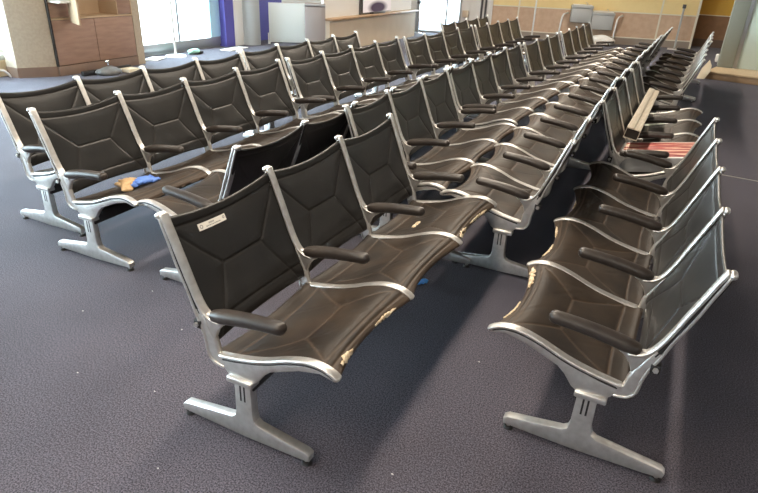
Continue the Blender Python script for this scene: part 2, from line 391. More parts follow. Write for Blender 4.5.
def sling_mesh(name, pt, seams, H, m, nu, nv, th, wrinkle, seed):
    rnd = random.Random(seed); W = [(rnd.uniform(0, 1), rnd.uniform(.2, .9), rnd.uniform(.3, 1.2), rnd.uniform(0, 6), rnd.uniform(.5, 1)) for _ in range(7)]
    vs = []; sm = []
    for side in (1, -1):
        for j in range(nv + 1):
            for i in range(nu + 1):
                u, v = i / nu, j / nv
                g, d = seam_val(u, v, seams, H)
                puff = .0022 * (1 - math.exp(-(d / .03) ** 2))
                e = min(u, 1 - u, ) * WW; ev = min(v, 1 - v) * H
                edge = min(1, math.sqrt(max(ev, 0) / .009))               # rounded free edges
                o = th * edge + (puff - .0046 * g if side > 0 else puff * .6 - .003 * g) * edge
                if side > 0 and wrinkle:
                    for (cu, cv, ang, ph, am) in W:
                        du, dv = (u - cu) * WW, (v - cv) * H; c, s_ = math.cos(ang), math.sin(ang)
                        l = du * c + dv * s_; w = -du * s_ + dv * c
                        o += wrinkle * am * math.exp(-(l / .11) ** 2 - (w / .02) ** 2) * math.cos(w * 150 + ph)
                vs.append(pt(u, v, side * o)); sm.append(g * edge)
    N1 = (nu + 1) * (nv + 1); fs = []
    ix = lambda i, j: j * (nu + 1) + i
    for j in range(nv):
        for i in range(nu):
            fs.append((ix(i, j), ix(i + 1, j), ix(i + 1, j + 1), ix(i, j + 1)))
            fs.append(tuple(N1 + k for k in (ix(i, j), ix(i, j + 1), ix(i + 1, j + 1), ix(i + 1, j))))
    for i in range(nu):
        for j in (0, nv): fs.append((ix(i, j), ix(i + 1, j), N1 + ix(i + 1, j), N1 + ix(i, j)))
    for j in range(nv):
        for i in (0, nu): fs.append((ix(i, j), ix(i, j + 1), N1 + ix(i, j + 1), N1 + ix(i, j)))
    me = bpy.data.meshes.new(name); me.from_pydata(vs, [], fs); me.materials.append(m)
    if wrinkle:
        sm = [max(g_, .75 * max(0, min(1, ((k_ % N1) // (nu + 1) / nv - .90) / .08))) for k_, g_ in enumerate(sm)]
    a = me.attributes.new('seam', 'FLOAT', 'POINT'); a.data.foreach_set('value', sm)
    me.polygons.foreach_set('use_smooth', [True] * len(fs))
    bm = bmesh.new(); bm.from_mesh(me); bmesh.ops.recalc_face_normals(bm, faces=bm.faces[:]); bm.to_mesh(me); bm.free(); me.update()
    return me

FRAME = side_frame_mesh(); ARM = arm_mesh(); LEG = leg_mesh(); GLIDE = glide_mesh(); BOLT = bolt_mesh()
BEAM = {3: beam_mesh(3), 4: beam_mesh(4)}
BACKS = [sling_mesh('backrest', back_pt, BSEAM, HB, M['back'], 90, 84, .0055, .0, 1)]
SEATS = [sling_mesh('seat', seat_pt, SSEAM, HS, M['seat'], 90, 90, .0065, .0011, k) for k in (3, 11, 23)]

def torn_patch(name, parent, u0, u1, v0, v1, seed, pt=seat_pt, off=.0125, dy=0., holes=()):
    """a ragged strip of exposed padding lying over the leather"""
    rnd = random.Random(seed); n = max(8, int((u1 - u0) * 60)); vs = []; fs = []
    for i in range(n + 1):
        u = u0 + (u1 - u0) * i / n; t = i / n; w = math.sin(math.pi * min(max(t, .03), .97)) ** .5
        c = (v0 + v1) / 2 + rnd.uniform(-.12, .12) * (v1 - v0); h = (v1 - v0) / 2 * w * rnd.uniform(.45, 1.15)
        for v, o in ((c - h, off - .004), (c - h * .5, off + rnd.uniform(-.001, .0025)), (c + h * .5, off + rnd.uniform(-.001, .0025)), (min(c + h, 1.0), off - .004)):
            vs.append(pt(u, v, o))
        if i:
            for k in range(3):
                if k == 1 and any(a < t < b for a, b in holes): continue
                fs.append(((i - 1) * 4 + k, i * 4 + k, i * 4 + k + 1, (i - 1) * 4 + k + 1))
    b = MB(); b.add(vs, fs, M['foam']); return b.build(name, parent)

GROUP = 'airport tandem benches'
def bench(n, facing, x, y, rz, label, legs=None):
    """n seats along +y from the near end frame; facing +1 looks to +x, -1 to -x (then the near end is its other end)"""
    if facing > 0: root = empty('tandem_bench', (x, y, 0), rz)
    else:
        d = n * S; root = empty('tandem_bench', (x - math.sin(rz) * d, y + math.cos(rz) * d, 0), rz + math.pi)
    tag(root, label, 'bench', GROUP)
    out = dict(root=root, seat=[], back=[])
    for i in range(n + 1):
        f = link('side_frame', FRAME, root); f.location = (0, i * S, 0)
        link('armrest', ARM, f); link('tension_bolt', BOLT, f)
    for i in range(n):
        s = link('seat', SEATS[(i * 2 + int(abs(y) * 7)) % 3], root); s.location = (0, i * S, 0); out['seat'].append(s)
        k = link('backrest', BACKS[0], root); k.location = (0, i * S, 0); out['back'].append(k)
    link('beam', BEAM[n], root)
    for i in (legs or (0, n)):
        l = link('leg', LEG, root); l.location = (0, i * S, 0)
        for gx in (.2500, -.3000):
            g = link('foot_glide', GLIDE, l); g.location = (gx, 0, 0)
    if facing < 0: out['seat'].reverse(); out['back'].reverse()      # index 0 = nearest the camera
    return out

B = {}
B['D1'] = bench(3, 1, 0, 0, 0, 'three-seat black leather bench in the foreground, white label stuck on its first backrest')
B['G1'] = bench(4, -1, 1.105, .546, -.004, 'four-seat bench at right foreground facing left, its front edges torn')
B['A1'] = bench(4, 1, -2.314, .914, .008, 'four-seat bench right behind the one holding the gloves')
B['A2'] = bench(4, 1, -2.387, 3.422, .016, 'four-seat bench in the rearmost row, in front of the leaning white board')
B['A3'] = bench(4, 1, -2.10, 8.073, -.013, 'small far four-seat bench standing in front of the bright glass doors')
B['B1'] = bench(4, 1, -1.69, .730, .023, 'four-seat bench with crumpled tan and blue gloves on its first seat')
B['B2'] = bench(4, 1, -1.735, 3.258, .008, 'four-seat bench just beyond the one with the gloves, in the same row')
B['B3'] = bench(4, 1, -1.68, 5.705, -.033, 'third four-seat bench of the row that starts with the gloves')
B['B4'] = bench(4, 1, -1.55, 8.14, -.022, 'last four-seat bench of the row that starts with the gloves, near the tan wall')
B['C1'] = bench(4, -1, -.945, .768, .020, 'bench showing its dark back, back to back with the labelled foreground bench')
B['C2'] = bench(4, -1, -.990, 3.20, .0, 'mostly hidden bench turned away, only its top knobs showing behind the second three-seat bench')
B['D2'] = bench(3, 1, -.328, 1.856, .012, 'second three-seat bench, beyond the labelled one and set slightly back from it')
B['D3'] = bench(4, 1, -.397, 3.823, -.017, 'four-seat bench third along the row behind the labelled foreground bench')
B['D4'] = bench(3, 1, -.300, 6.254, -.026, 'three-seat bench between two four-seat benches far down the labelled bench row')
B['D5'] = bench(4, 1, -.232, 8.245, -.024, 'farthest four-seat bench of the labelled bench row, in front of the drinking fountains')
B['E1'] = bench(4, -1, .418, 1.822, .016, 'bench facing left whose bare end leg shows between the two foreground benches')
B['E2'] = bench(4, -1, .385, 4.241, -.019, 'second left-facing bench, back to back with the bench holding the cream channel')
B['E3'] = bench(4, -1, .44, 6.67, -.022, 'third left-facing bench in the long row touching the seats opposite')
B['E4'] = bench(3, -1, .53, 9.12, -.024, 'farthest left-facing bench, seats touching those by the drinking fountains')
B['F1'] = bench(4, 1, 1.048, 3.066, -.015, 'four-seat bench with a red printed box and a long cream channel on it')
B['G2'] = bench(4, -1, 1.06, 6.22, -.033, 'four-seat bench facing left beside the pale oak platform, arms stacked up in view')
B['G3'] = bench(3, -1, 1.17, 8.70, -.030, 'farthest bench by the oak platform, ending near the grey-green pillar')

# foam showing at torn edges
def nearu(u): return u
s = B['D1']['seat']
torn_patch('torn_foam', s[0], .09, .28, .93, 1.0, 1)
torn_patch('torn_foam', s[0], .60, .84, .955, 1.0, 2)
torn_patch('torn_foam', s[2], .08, .36, .93, 1.0, 3, holes=((.35, .7),))
torn_patch('torn_foam', s[2], .48, .86, .955, 1.0, 4)
torn_patch('torn_foam', s[2], .28, .46, .30, .37, 5)
s = B['G1']['seat']                           # mirrored benches count u from the far side
torn_patch('torn_foam', s[0], .56, .86, .94, 1.0, 6)
torn_patch('torn_foam', s[0], .06, .36, .90, .985, 7)
torn_patch('torn_foam', s[1], .50, .80, .93, 1.0, 8)
torn_patch('torn_foam', s[1], .12, .34, .95, 1.0, 9)
torn_patch('torn_foam', s[2], .30, .55, .95, 1.0, 10)

# white label on the first backrest
lb = MB(); nU = 12; vs = []; fs = []
def lab(u, v, o): return back_pt(u, v, o)
u0, u1, v0, v1 = .207, .462, bv(.789), bv(.761)
for i in range(nU + 1):
    u = u0 + (u1 - u0) * i / nU
    for v, o in ((v0, .0105), (v1, .0105), (v1, .0085), (v0, .0085)): vs.append(lab(u, v, o))
for i in range(nU):
    for k in range(4): fs.append((i * 4 + k, i * 4 + (k + 1) % 4, i * 4 + 4 + (k + 1) % 4, i * 4 + 4 + k))
fs += [(0, 1, 2, 3), tuple(nU * 4 + k for k in (3, 2, 1, 0))]
lb.add(vs, fs, M['label'])
def ink(ua, ub, va, vb):
    a = lambda u, v: lab(u0 + (u1 - u0) * u, v0 + (v1 - v0) * v, .0109)
    lb.add([a(ua, va), a(ub, va), a(ub, vb), a(ua, vb)], [(0, 1, 2, 3)], M['ink'])
def dot(cu, cv, ro, ri):
    a = lambda u, v: lab(u0 + (u1 - u0) * u, v0 + (v1 - v0) * v, .0109); k = 14
    W_ = (u1 - u0) * S; H_ = (v1 - v0) * HB
    P = [a(cu + r * math.cos(t) / W_, cv + r * math.sin(t) / H_) for r in (ro, ri) for t in [2 * math.pi * j / k for j in range(k)]]
    lb.add(P, [(j, (j + 1) % k, k + (j + 1) % k, k + j) for j in range(k)], M['ink'])
dot(.10, .5, .0085, .005); dot(.92, .42, .0065, .003)
x = .38
for w in (.025, .02, .028, .022, .02, .026): ink(x, x + w, .22, .46); x += w + .009
x = .26
for w in (.05, .035, .06, .03, .055, .045, .06, .03, .05): ink(x, x + w, .62, .76); x += w + .014
o = lb.build('asset_label', B['D1']['back'][0]); o['label'] = 'white label with grey print'

# ------------------------------------------------------------------ small things on and under the benches
def local(bn, p):
    r = B[bn]['root']; return Matrix.Translation(r.location) @ r.rotation_euler.to_matrix().to_4x4() @ Vector(p)
def glove(name, base, m, rz, seed, sc=1.):
    b = MB(); rnd = random.Random(seed); c = Vector(base); R = Matrix.Rotation(rz, 3, 'Z')
    P = lambda x, y, z: c + R @ Vector((x * sc, y * sc, z * sc))
    b.sweep([P(-.075, 0, .012), P(-.045, .004, .020), P(-.01, 0, .026), P(.03, .004, .022), P(.05, 0, .016)], [(.030 * sc, .010 * sc), (.030 * sc, .016 * sc), (.040 * sc, .022 * sc), (.042 * sc, .019 * sc), (.032 * sc, .012 * sc)], m, up=R @ Vector((0, 1, 0)), n=14)
    for k in range(4):
        y = -.030 + .020 * k; L_ = (.05, .062, .058, .045)[k]; bend = rnd.uniform(-.6, .9); dy = rnd.uniform(-.02, .02)
        b.sweep([P(.035, y, .016), P(.035 + L_ * .5, y + dy * .6, .018 + .012 * bend), P(.035 + L_ * .8, y + dy * 1.3, .012 + .004 * bend), P(.035 + L_, y + dy * 2, .010)], [.0105 * sc, .0105 * sc, .010 * sc, .0075 * sc], m, n=8)
    b.sweep([P(-.02, .03, .016), P(.0, .055, .020), P(.022, .068, .012)], [.012 * sc, .011 * sc, .008 * sc], m, n=8)
    for k in range(5):
        b.blob(P(rnd.uniform(-.05, .03), rnd.uniform(-.025, .025), .028), (.024 * sc, .018 * sc, .011 * sc), m, .3, seed + k, 2)
    return b.build(name, None, 70, loc=base)
g = glove('work_glove', local('B1', (.03, .275, .384)), M['tan'], 2.3, 3, 1.15)
tag(g, 'crumpled tan work glove lying on the leather seat beside the blue one', 'glove')
g = glove('rubber_glove', local('B1', (.108, .325, .402)), M['blue'], 1.45, 8, 1.05)
tag(g, 'crumpled blue rubber glove lying on the seat beside the tan one', 'glove')
b = MB(); b.blob((.075, 1.44, .012), (.03, .018, .014), M['skyblue'], .35, 5, 2, .001); b.blob((.105, 1.475, .010), (.020, .014, .012), M['skyblue'], .35, 9, 2, .001)
b.blob((.09, 1.455, .010), (.025, .012, .010), M['skyblue'], .2, 4, 2, .001)
tag(b.build('plastic_scrap', None, 60, loc=(.09, 1.455, 0)), 'small bright blue plastic scrap on the carpet under a seat', 'scrap')

# box with a printed red top, tilted with the seat it lies on
r = B['F1']['root']
bx = empty('printed_box', local('F1', (.10, .30, .450)), r.rotation_euler.z); bx.rotation_euler.y = -math.radians(9.5)
b = MB(); b.box((-.27, -.235, -.05), (.27, .255, .052), M['greybox'], .004); b.build('box_body', bx)
b = MB(); b.box((-.268, -.233, .052), (.268, .253, .056), M['paper'], 0); b.box((-.235, -.205, .056), (.255, .235, .0575), M['print'], 0)
o = b.build('printed_lid', bx); o['label'] = 'white lid with red and cream streaked print'
tag(bx, 'grey box with red printed lid lying on a bench seat below the cream channel', 'box')
# hollow cream channel resting on the armrests
ch = empty('metal_channel', local('F1', (-.112, .27, .560)), r.rotation_euler.z); ch.rotation_euler.y = math.radians(10)
b = MB(); W_, H_, L_, t = .100, .078, 1.92, .004
for (x0, x1, z0, z1) in ((-W_ / 2, W_ / 2, 0, t), (-W_ / 2, W_ / 2, H_ - t, H_), (-W_ / 2, -W_ / 2 + t, t, H_ - t), (W_ / 2 - t, W_ / 2, t, H_ - t)):
    b.box((x0, 0, z0), (x1, L_, z1), M['cream'], 0)
b.box((-W_ / 2, 0, H_), (-W_ / 2 + .050, L_, H_ + .006), M['cream'], .001)
b.box((W_ / 2 - .022, 0, H_), (W_ / 2, L_, H_ + .003), M['cream'], .001)
b.build('channel_shell', ch)
b = MB(); b.box((-W_ / 2 + t, .02, t), (W_ / 2 - t, L_ - .02, H_ - t), M['gap'], 0); b.build('channel_hollow_shade', ch)  # dark block painting the shade inside the hollow channel
tag(ch, 'long hollow cream metal channel lying along bench armrests against the backrests', 'channel')

# ------------------------------------------------------------------ the room
XL, XR, Y0, ZC = -7.5, 7.0, -7.0, 3.3
SL = .238; WA = math.atan(SL)
wy = lambda x: 16.21 + SL * (x + .53)
b = MB(); b.box((XL - .1, Y0, -.08), (XR, 20, 0), M['carpet']); struct(b.build('floor'), 'dark navy carpet')
b = MB(); b.box((XL - .1, Y0, ZC), (XR, 20, ZC + .1), M['ceil']); struct(b.build('ceiling'))
# left wall: low sill, header and piers
def lwall(nm, parts):
    b = MB()
    for (y0, y1, z0, z1, m, x1) in parts: b.box((XL - .12, y0, z0), (x1, y1, z1), m)
    return struct(b.build(nm))
lwall('wall_left', [(Y0, 4.42, 0, .22, M['sill'], XL), (4.42, 6.1, 0, ZC, M['white'], XL), (6.1, 8.66, 0, .05, M['frame'], XL), (Y0, 8.66, 2.9, ZC, M['white'], XL), (Y0, Y0 + .3, .22, 2.9, M['white'], XL), (10.9, 15.4, 0, ZC, M['white'], XL)])
b = MB(); b.box((XL - .12, 8.66, 0), (-7.32, 8.93, ZC), M['purple']); struct(b.build('wall_left_pier'), 'purple pier beside the window')
b = MB(); b.box((XL - .12, 8.93, 0), (-7.30, 9.20, ZC), M['white']); struct(b.build('trim_1'), 'white strip beside the purple pier')
b = MB(); b.box((XL - .12, 9.24, 0), (XL, 10.9, ZC), M['purple']); struct(b.build('wall_left_panel'), 'purple wall behind the white board')
b = MB(); b.cyl((-7.22, 9.37, 0), (-7.22, 9.37, ZC), .185, M['steel'], 40); struct(b.build('trim_2'), 'round metal clad column between purple walls')
def window(nm, y0, y1, z0, z1, mull, fr, x=XL - .05):
    root = empty(nm, (x, y0, z0)); root['kind'] = 'structure'
    f = MB(); w = .05
    f.box((-.04, 0, 0), (.04, y1 - y0, w * 1.6), fr, .004); f.box((-.04, 0, z1 - z0 - w), (.04, y1 - y0, z1 - z0), fr, .004)
    for my in [0, y1 - y0 - w] + [k - y0 for k in mull]: f.box((-.035, my, w), (.035, my + w, z1 - z0 - w), fr, .004)
    f.build('window_frame', root)
    g = MB(); g.box((-.004, 0, 0), (.004, y1 - y0, z1 - z0), M['glass']); g.build('window_pane', root)
window('window_1', Y0 + .3, 4.42, .22, 2.9, [-4.4, -2.2, 0, 2.2], M['frame'])
window('window_2', 6.1, 8.66, .05, 2.9, [7.52], M['frame'])
b = MB(); b.box((XL - .03, 6.1, .05), (XL + .03, 8.66, .20), M['frame'], .01); b.box((XL - .02, 8.37, .2), (XL + .04, 8.66, 2.9), M['bluepane'], .005)
struct(b.build('trim_3'), 'metal kick plate and pale blue edge panel of the window')
# kiosk column
b = MB(); b.prism([(-7.22, 4.04), (-6.96, 4.44), (-6.96, 4.47), (-7.45, 4.47), (-7.45, 4.04)], .14, ZC, M['concrete'], 0, 'z')
b.prism([(-7.21, 4.03), (-6.95, 4.435), (-6.95, 4.47), (-7.45, 4.47), (-7.45, 4.03)], 0, .14, M['woodskirt'], 0, 'z')
b.box((-7.45, 5.95, 0), (-6.93, 6.10, ZC), M['concrete']); struct(b.build('trim_4'), 'stone clad pillar around the kiosk')
# kiosk: plinth, carcase, two lower doors, open upper door
kx = -6.93; ko = empty('storage_kiosk', (-7.2, 5.2, 0))
def part(nm, fn, parent, wb):
    b = MB(); fn(b); o = b.build(nm); o.parent = parent; o.matrix_parent_inverse = Matrix.Translation(-Vector(wb)); return o
KB = (-7.2, 5.2, 0)
part('plinth', lambda b: b.box((-7.45, 4.48, 0), (kx + .01, 5.95, .135), M['woodskirt'], .003), ko, KB)
def carc(b):
    b.box((-7.45, 4.48, .135), (kx - .02, 5.95, .765), M['gap']); b.box((-7.45, 4.48, .765), (kx + .0, 5.95, .79), M['woodin'])
    b.box((-7.45, 4.472, .135), (kx + .006, 4.492, 2.2), M['gap'])
    b.box((-7.45, 4.48, .79), (-7.33, 5.95, 1.9), M['woodin']); b.box((-7.45, 4.48, 1.4), (kx, 5.95, 1.43), M['woodin'])
    for y in (4.48, 4.97, 5.66, 5.935): b.box((-7.34, y, .79), (kx, y + .015, 1.9), M['woodin'])
    b.box((-7.45, 4.48, 1.9), (kx, 5.95, 2.2), M['wood'])
part('carcase', carc, ko, KB)
part('door', lambda b: b.box((kx - .02, 4.50, .145), (kx, 5.205, .758), M['wood'], .003), ko, KB)
part('door', lambda b: b.box((kx - .02, 5.215, .145), (kx, 5.94, .758), M['wood'], .003), ko, KB)
part('drawer_front', lambda b: b.box((kx - .06, 4.50, .80), (kx - .04, 4.96, 1.0), M['wood'], .003), ko, KB)
part('fixed_panel', lambda b: b.box((kx - .02, 5.68, .80), (kx, 5.93, 1.9), M['wood'], .003), ko, KB)
def odoor(b):
    b.box((0, -.012, 0), (.58, .012, .62), M['woodin'], .003, Matrix.Translation((kx + .01, 4.80, .735)) @ Matrix.Rotation(math.radians(-26), 4, 'Z'))
part('open_door', odoor, ko, KB)
part('white_tray', lambda b: b.box((kx - .05, 4.52, 1.0), (kx + .22, 4.80, 1.03), M['white'], .004), ko, KB)
tag(ko, 'brown laminate storage kiosk with an open door, behind the left benches', 'kiosk')
# clutter in front of the kiosk
b = MB(); b.blob((-6.55, 5.02, .04), (.15, .20, .075), M['greybag'], .12, 2, 3, .002); b.build('bag_body').name = 'plastic_cover'
o = bpy.data.objects['plastic_cover']
kb = MB(); kb.sweep([(-6.55, 5.02, .10), (-6.55, 5.02, .17)], [.012, .012], M['chrome']); kb.blob((-6.55, 5.02, .19), (.03, .03, .026), M['chrome'], .02, 1, 2); k = kb.build('knob'); k.parent = o
tag(o, 'rounded grey plastic cover with a silver knob on floor before the kiosk', 'cover')
b = MB(); b.box((-6.72, 4.66, 0), (-6.66, 5.55, .07), M['beam'], .01); tag(b.build('black_rail', None, loc=(-6.69, 5.1, 0)), 'long black rail lying on the floor along the kiosk plinth', 'rail')
b = MB(); b.box((-6.62, 5.28, 0), (-6.42, 5.50, .05), M['cardboard'], .004); tag(b.build('cardboard_piece', None, loc=(-6.52, 5.39, 0)), 'flat tan cardboard piece on the floor beside the grey cover', 'cardboard')
b = MB(); P = [(-7.25, 4.02 - .0, .0)]
P = [(-7.32 + .0, 3.98 + .0, .015), (-7.30, 3.95, .06), (-7.30, 3.90, .11), (-7.30, 3.83, .13), (-7.30, 3.77, .11)]
b.sweep(P, .016, M['paper'], n=10); tag(b.build('curved_handle', None, 60, loc=(-7.32, 3.98, 0)), 'pale curved handle standing on the floor below the left window', 'handle')
# stanchions
def stanchion(x, y, h, pm, bm_, label, rb=.17, r=.022, square=False, cap=None):
    o = empty('stanchion', (x, y, 0))
    b = MB()
    if square: b.box((-rb, -rb, 0), (rb, rb, .015), bm_, .004)
    else: b.cyl((0, 0, 0), (0, 0, .02), rb, bm_, 28, rb * .92)
    b.build('base', o)
    b = MB(); b.cyl((0, 0, .015), (0, 0, h), r, pm, 16); b.build('pole', o)
    if cap: b = MB(); b.cyl((0, 0, h), (0, 0, h + .09), r * 1.7, cap, 16); b.build('belt_head', o)
    tag(o, label, 'stanchion')
stanchion(-7.14, 7.02, 1.5, M['pole'], M['paper'], 'white pole on a round white base in front of the window', .19)
stanchion(-2.53, 15.24, 1.6, M['pole'], M['beam'], 'pale pole with black round base before the tan wall, left of the fountains', .21)
stanchion(.95, 16.15, .98, M['steel'], M['pole'], 'steel pole with dark head on a pale square base at right', .16, .024, True, M['darkframe'])
stanchion(-5.50, 14.45, .76, M['frame'], M['frame'], 'grey post with dark head at the edge of the glass doors', .12, .03, False, M['darkframe'])
b = MB(); b.blob((-7.12, 7.46, .045), (.09, .16, .05), M['greenbag'], .15, 3, 3, .002); o = b.build('cloth_bag', None, 60, loc=(-7.12, 7.46, 0))
b = MB(); b.blob((.06, .10, .03), (.05, .09, .035), M['beam'], .1, 6, 2, -.0); k = b.build('dark_flap', o)
tag(o, 'pale green cloth bag with a dark flap on the floor by the white pole', 'bag')
for i, (x, y, a, w, lbl) in enumerate([(-7.15, 6.52, .4, .2, 'white paper sheet on the floor between kiosk and white pole'), (-7.0, 8.50, .1, .33, 'white paper sheets on the floor below the purple pier')]):
    b = MB(); b.box((-w, -.12, .001), (w, .12, .018), M['paper'], .004, Matrix.Translation((x, y, 0)) @ Matrix.Rotation(a + 1.57, 4, 'Z')); tag(b.build('paper_sheet', None, loc=(x, y, 0)), lbl, 'paper')
# white board leaning + grey cabinet
wd = Vector((.66, .45, 0)).normalized(); wn = Vector((wd.y, -wd.x, 0))
rz = math.atan2(wd.y, wd.x)
o = empty('white_board', (-7.06, 9.78, 0), rz)
b = MB(); b.box((0, -.02, .03), (.79, .02, .84), M['wboard'], .004); b.build('board_panel', o)
b = MB(); b.box((-.03, -.10, 0), (.02, .10, .03), M['white'], .004); b.box((.74, -.10, 0), (.79, .10, .03), M['white'], .004); b.box((-.03, -.025, .03), (-.005, .025, .22), M['white'], .003); b.build('board_stand', o)
tag(o, 'plain white board standing in front of the purple wall', 'board')
o = empty('grey_cabinet', (-5.64, 9.03, 0), math.atan2(.22, .36))
b = MB(); b.box((0, .02, 0), (.405, .11, .93), M['greyp'], .004); b.build('cabinet_body', o)
b = MB(); b.box((.01, .0, .03), (.345, .02, .86), M['greyp'], .003); b.build('door', o)
b = MB(); b.box((0, -.005, .88), (.405, .02, .915), M['frame'], .003); b.build('top_rail', o)
tag(o, 'shallow grey cabinet with a flat door at the near end of the beige counter', 'cabinet')
# counter with ledge and screen
o = empty('service_counter', (-5.25, 11.5, 0)); CB = (-5.25, 11.5, 0)
part('front_panel', lambda b: b.box((-5.40, 9.38, 0), (-5.28, 13.72, .61), M['beige']), o, CB)
part('ledge', lambda b: b.box((-5.44, 9.36, .61), (-5.20, 13.76, .65), M['ledge'], .006), o, CB)
part('back_panel', lambda b: b.box((-5.48, 9.38, .65), (-5.42, 13.72, 1.35), M['white']), o, CB)
part('divider', lambda b: b.box((-5.42, 10.86, .65), (-5.38, 10.90, 1.35), M['darkframe']), o, CB)
tag(o, 'long beige service counter with a wooden ledge at the back left', 'counter')
o = empty('display_screen', (-5.35, 11.65, .66))
b = MB(); b.box((-.03, -.74, .02), (.0, .70, .62), M['darkframe'], .004); b.box((-.05, -.3, -.01), (.05, .3, .03), M['darkframe'], .004); b.build('screen_body', o)
b = MB(); b.box((0, -.73, .03), (.003, .69, .61), M['screen']); b.build('picture', o)
tag(o, 'flat screen showing a dark blurred shape, standing on the counter ledge', 'screen')
# back wall, turned by WA, built along its own x axis from x0 to x1 in world terms
def wl(x): return (x + .53) / math.cos(WA)
BW = Matrix.Translation((-.53, 16.21, 0)) @ Matrix.Rotation(WA, 4, 'Z')
def bw(b, x0, x1, z0, z1, m, out=0., th=.12, bev=0.): b.box((wl(x0), -out, z0), (wl(x1), th, z1), m, bev, BW)
b = MB()
bw(b, -3.75, 1.30, .80, ZC, M['yellow']); bw(b, -3.75, 1.30, 0, .80, M['pink']); bw(b, -7.7, -5.78, 0, ZC, M['white']); bw(b, -4.56, -3.75, 0, ZC, M['white']); bw(b, -5.78, -4.56, 2.5, ZC, M['white'])
struct(b.build('wall_back'), 'yellow wall over a tan wainscot')
b = MB(); bw(b, -3.75, 1.30, .785, .81, M['trim'], .012); bw(b, -3.75, 1.30, .17, .195, M['trim'], .014)
for x in (-3.06, .44): bw(b, x - .02, x + .02, .19, ZC, M['trim'], .014)
bw(b, 1.27, 1.32, 0, ZC, M['trim'], .014); struct(b.build('trim_5'), 'pale trim strips')
b = MB(); bw(b, -3.75, 1.30, 0, .17, M['basebd'], .012); struct(b.build('baseboard_back'))
b = MB(); bw(b, -4.33, -4.06, 0, ZC, M['white'], .06); bw(b, -4.05, -4.0, 0, ZC, M['darkframe'], .03); bw(b, -3.95, -3.90, 0, ZC, M['darkframe'], .03); bw(b, -3.88, -3.74, 0, ZC, M['white'], .05); struct(b.build('trim_6'), 'white posts and dark slots left of the tan wall')
b = MB(); bw(b, -4.52, -4.36, .45, .62, M['beige'], .10, 0, .01); tag(b.build('wall_box'), 'small beige box on the white wall right of the glass doors', 'box')
dr = empty('door_1', (0, 0, 0)); dr['kind'] = 'structure'
b = MB()
for x0, x1 in ((-5.78, -5.72), (-4.98, -4.93), (-4.62, -4.56)): bw(b, x0, x1, 0, 2.5, M['frame'], .03, .05)
bw(b, -5.78, -4.56, 2.44, 2.5, M['frame'], .03, .05); bw(b, -5.78, -4.56, 0, .05, M['frame'], .03, .05); b.build('door_frame', dr)
b = MB(); bw(b, -5.74, -4.58, .05, 2.45, M['glass'], -.004, .012); b.build('door_pane', dr)
b = MB(); bw(b, -5.72, -4.98, .835, .90, M['red'], .0, .01); o = b.build('red_band', dr); o['label'] = 'red band across the glass'
# recess on the right, its shade put into the wall colours
b = MB(); yr = wy(1.3)
b.box((1.30, 17.55, .80), (4.5, 17.67, ZC), M['orange']); b.box((1.30, 17.55, .20), (4.5, 17.67, .80), M['brown']); b.box((1.30, 17.53, 0), (4.5, 17.67, .20), M['shadedbase']); b.box((1.30, 17.535, .79), (4.5, 17.56, .81), M['trim'])
b.box((1.18, yr + .05, 0), (1.30, 17.55, ZC), M['yellow']); struct(b.build('wall_recess'), 'orange recess wall over brown wainscot, shade put into both colours')
b = MB(); b.box((XR, Y0, 0), (XR + .1, 20, ZC), M['farwall']); struct(b.build('wall_right'))
b = MB(); b.box((4.5, 17.55, 0), (XR, 17.67, ZC), M['white']); struct(b.build('wall_back_right'))
b = MB(); b.box((XL - .12, Y0 - .1, 0), (XR, Y0, ZC), M['farwall']); struct(b.build('wall_front'))
# drinking fountains
def fountain(x0, x1, z0, z1, label):
    c = (x0 + x1) / 2; p = BW @ Vector((wl(c), 0, z0)); o = empty('drinking_fountain', p, WA); w = (x1 - x0) / 2 / math.cos(WA); h = z1 - z0
    b = MB(); b.box((-w, -.34, 0), (w, -.001, h - .09), M['steel'], .02); b.build('body', o)
    b = MB(); b.box((-w - .01, -.37, h - .10), (w + .01, -.001, h - .03), M['steel'], .02); b.build('basin', o)
    b = MB(); b.box((-w + .03, -.32, h - .03), (w - .03, -.03, h - .012), M['paper'], .006); b.sweep([(w * .5, -.06, h - .02), (w * .5, -.07, h + .02), (w * .35, -.12, h + .035)], .012, M['chrome']); b.build('spout', o)
    tag(o, label, 'drinking fountain', 'wall drinking fountains')
fountain(-1.74, -1.23, .50, .95, 'higher of two grey drinking fountains mounted on the tan wall')
fountain(-1.22, -.69, .36, .81, 'lower of two grey drinking fountains mounted on the tan wall')
for x, s, lbl in ((-1.97, 1, 'white bent guard rail left of the drinking fountains'), (-.63, 1, 'white bent guard rail right of the drinking fountains')):
    b = MB(); q = lambda dx, dy, z: BW @ Vector((wl(x) + dx, dy, z))
    b.sweep([q(-.0 * s, -.36, .0), q(0, -.36, .3), q(.02 * s, -.36, .62), q(.05 * s, -.35, .69), q(.12 * s, -.30, .715), q(.16 * s, -.16, .715), q(.16 * s, -.002, .715)], .022, M['pole'], n=12)
    tag(b.build('guard_rail', None, 60), lbl, 'rail', 'fountain guard rails')
b = MB(); b.blob((-.80, 15.55, .10), (.34, .18, .15), M['paper'], .10, 12, 3, .003); tag(b.build('white_sack', None, 60, loc=(-.80, 15.55, 0)), 'white sack on the floor below the drinking fountains', 'sack')
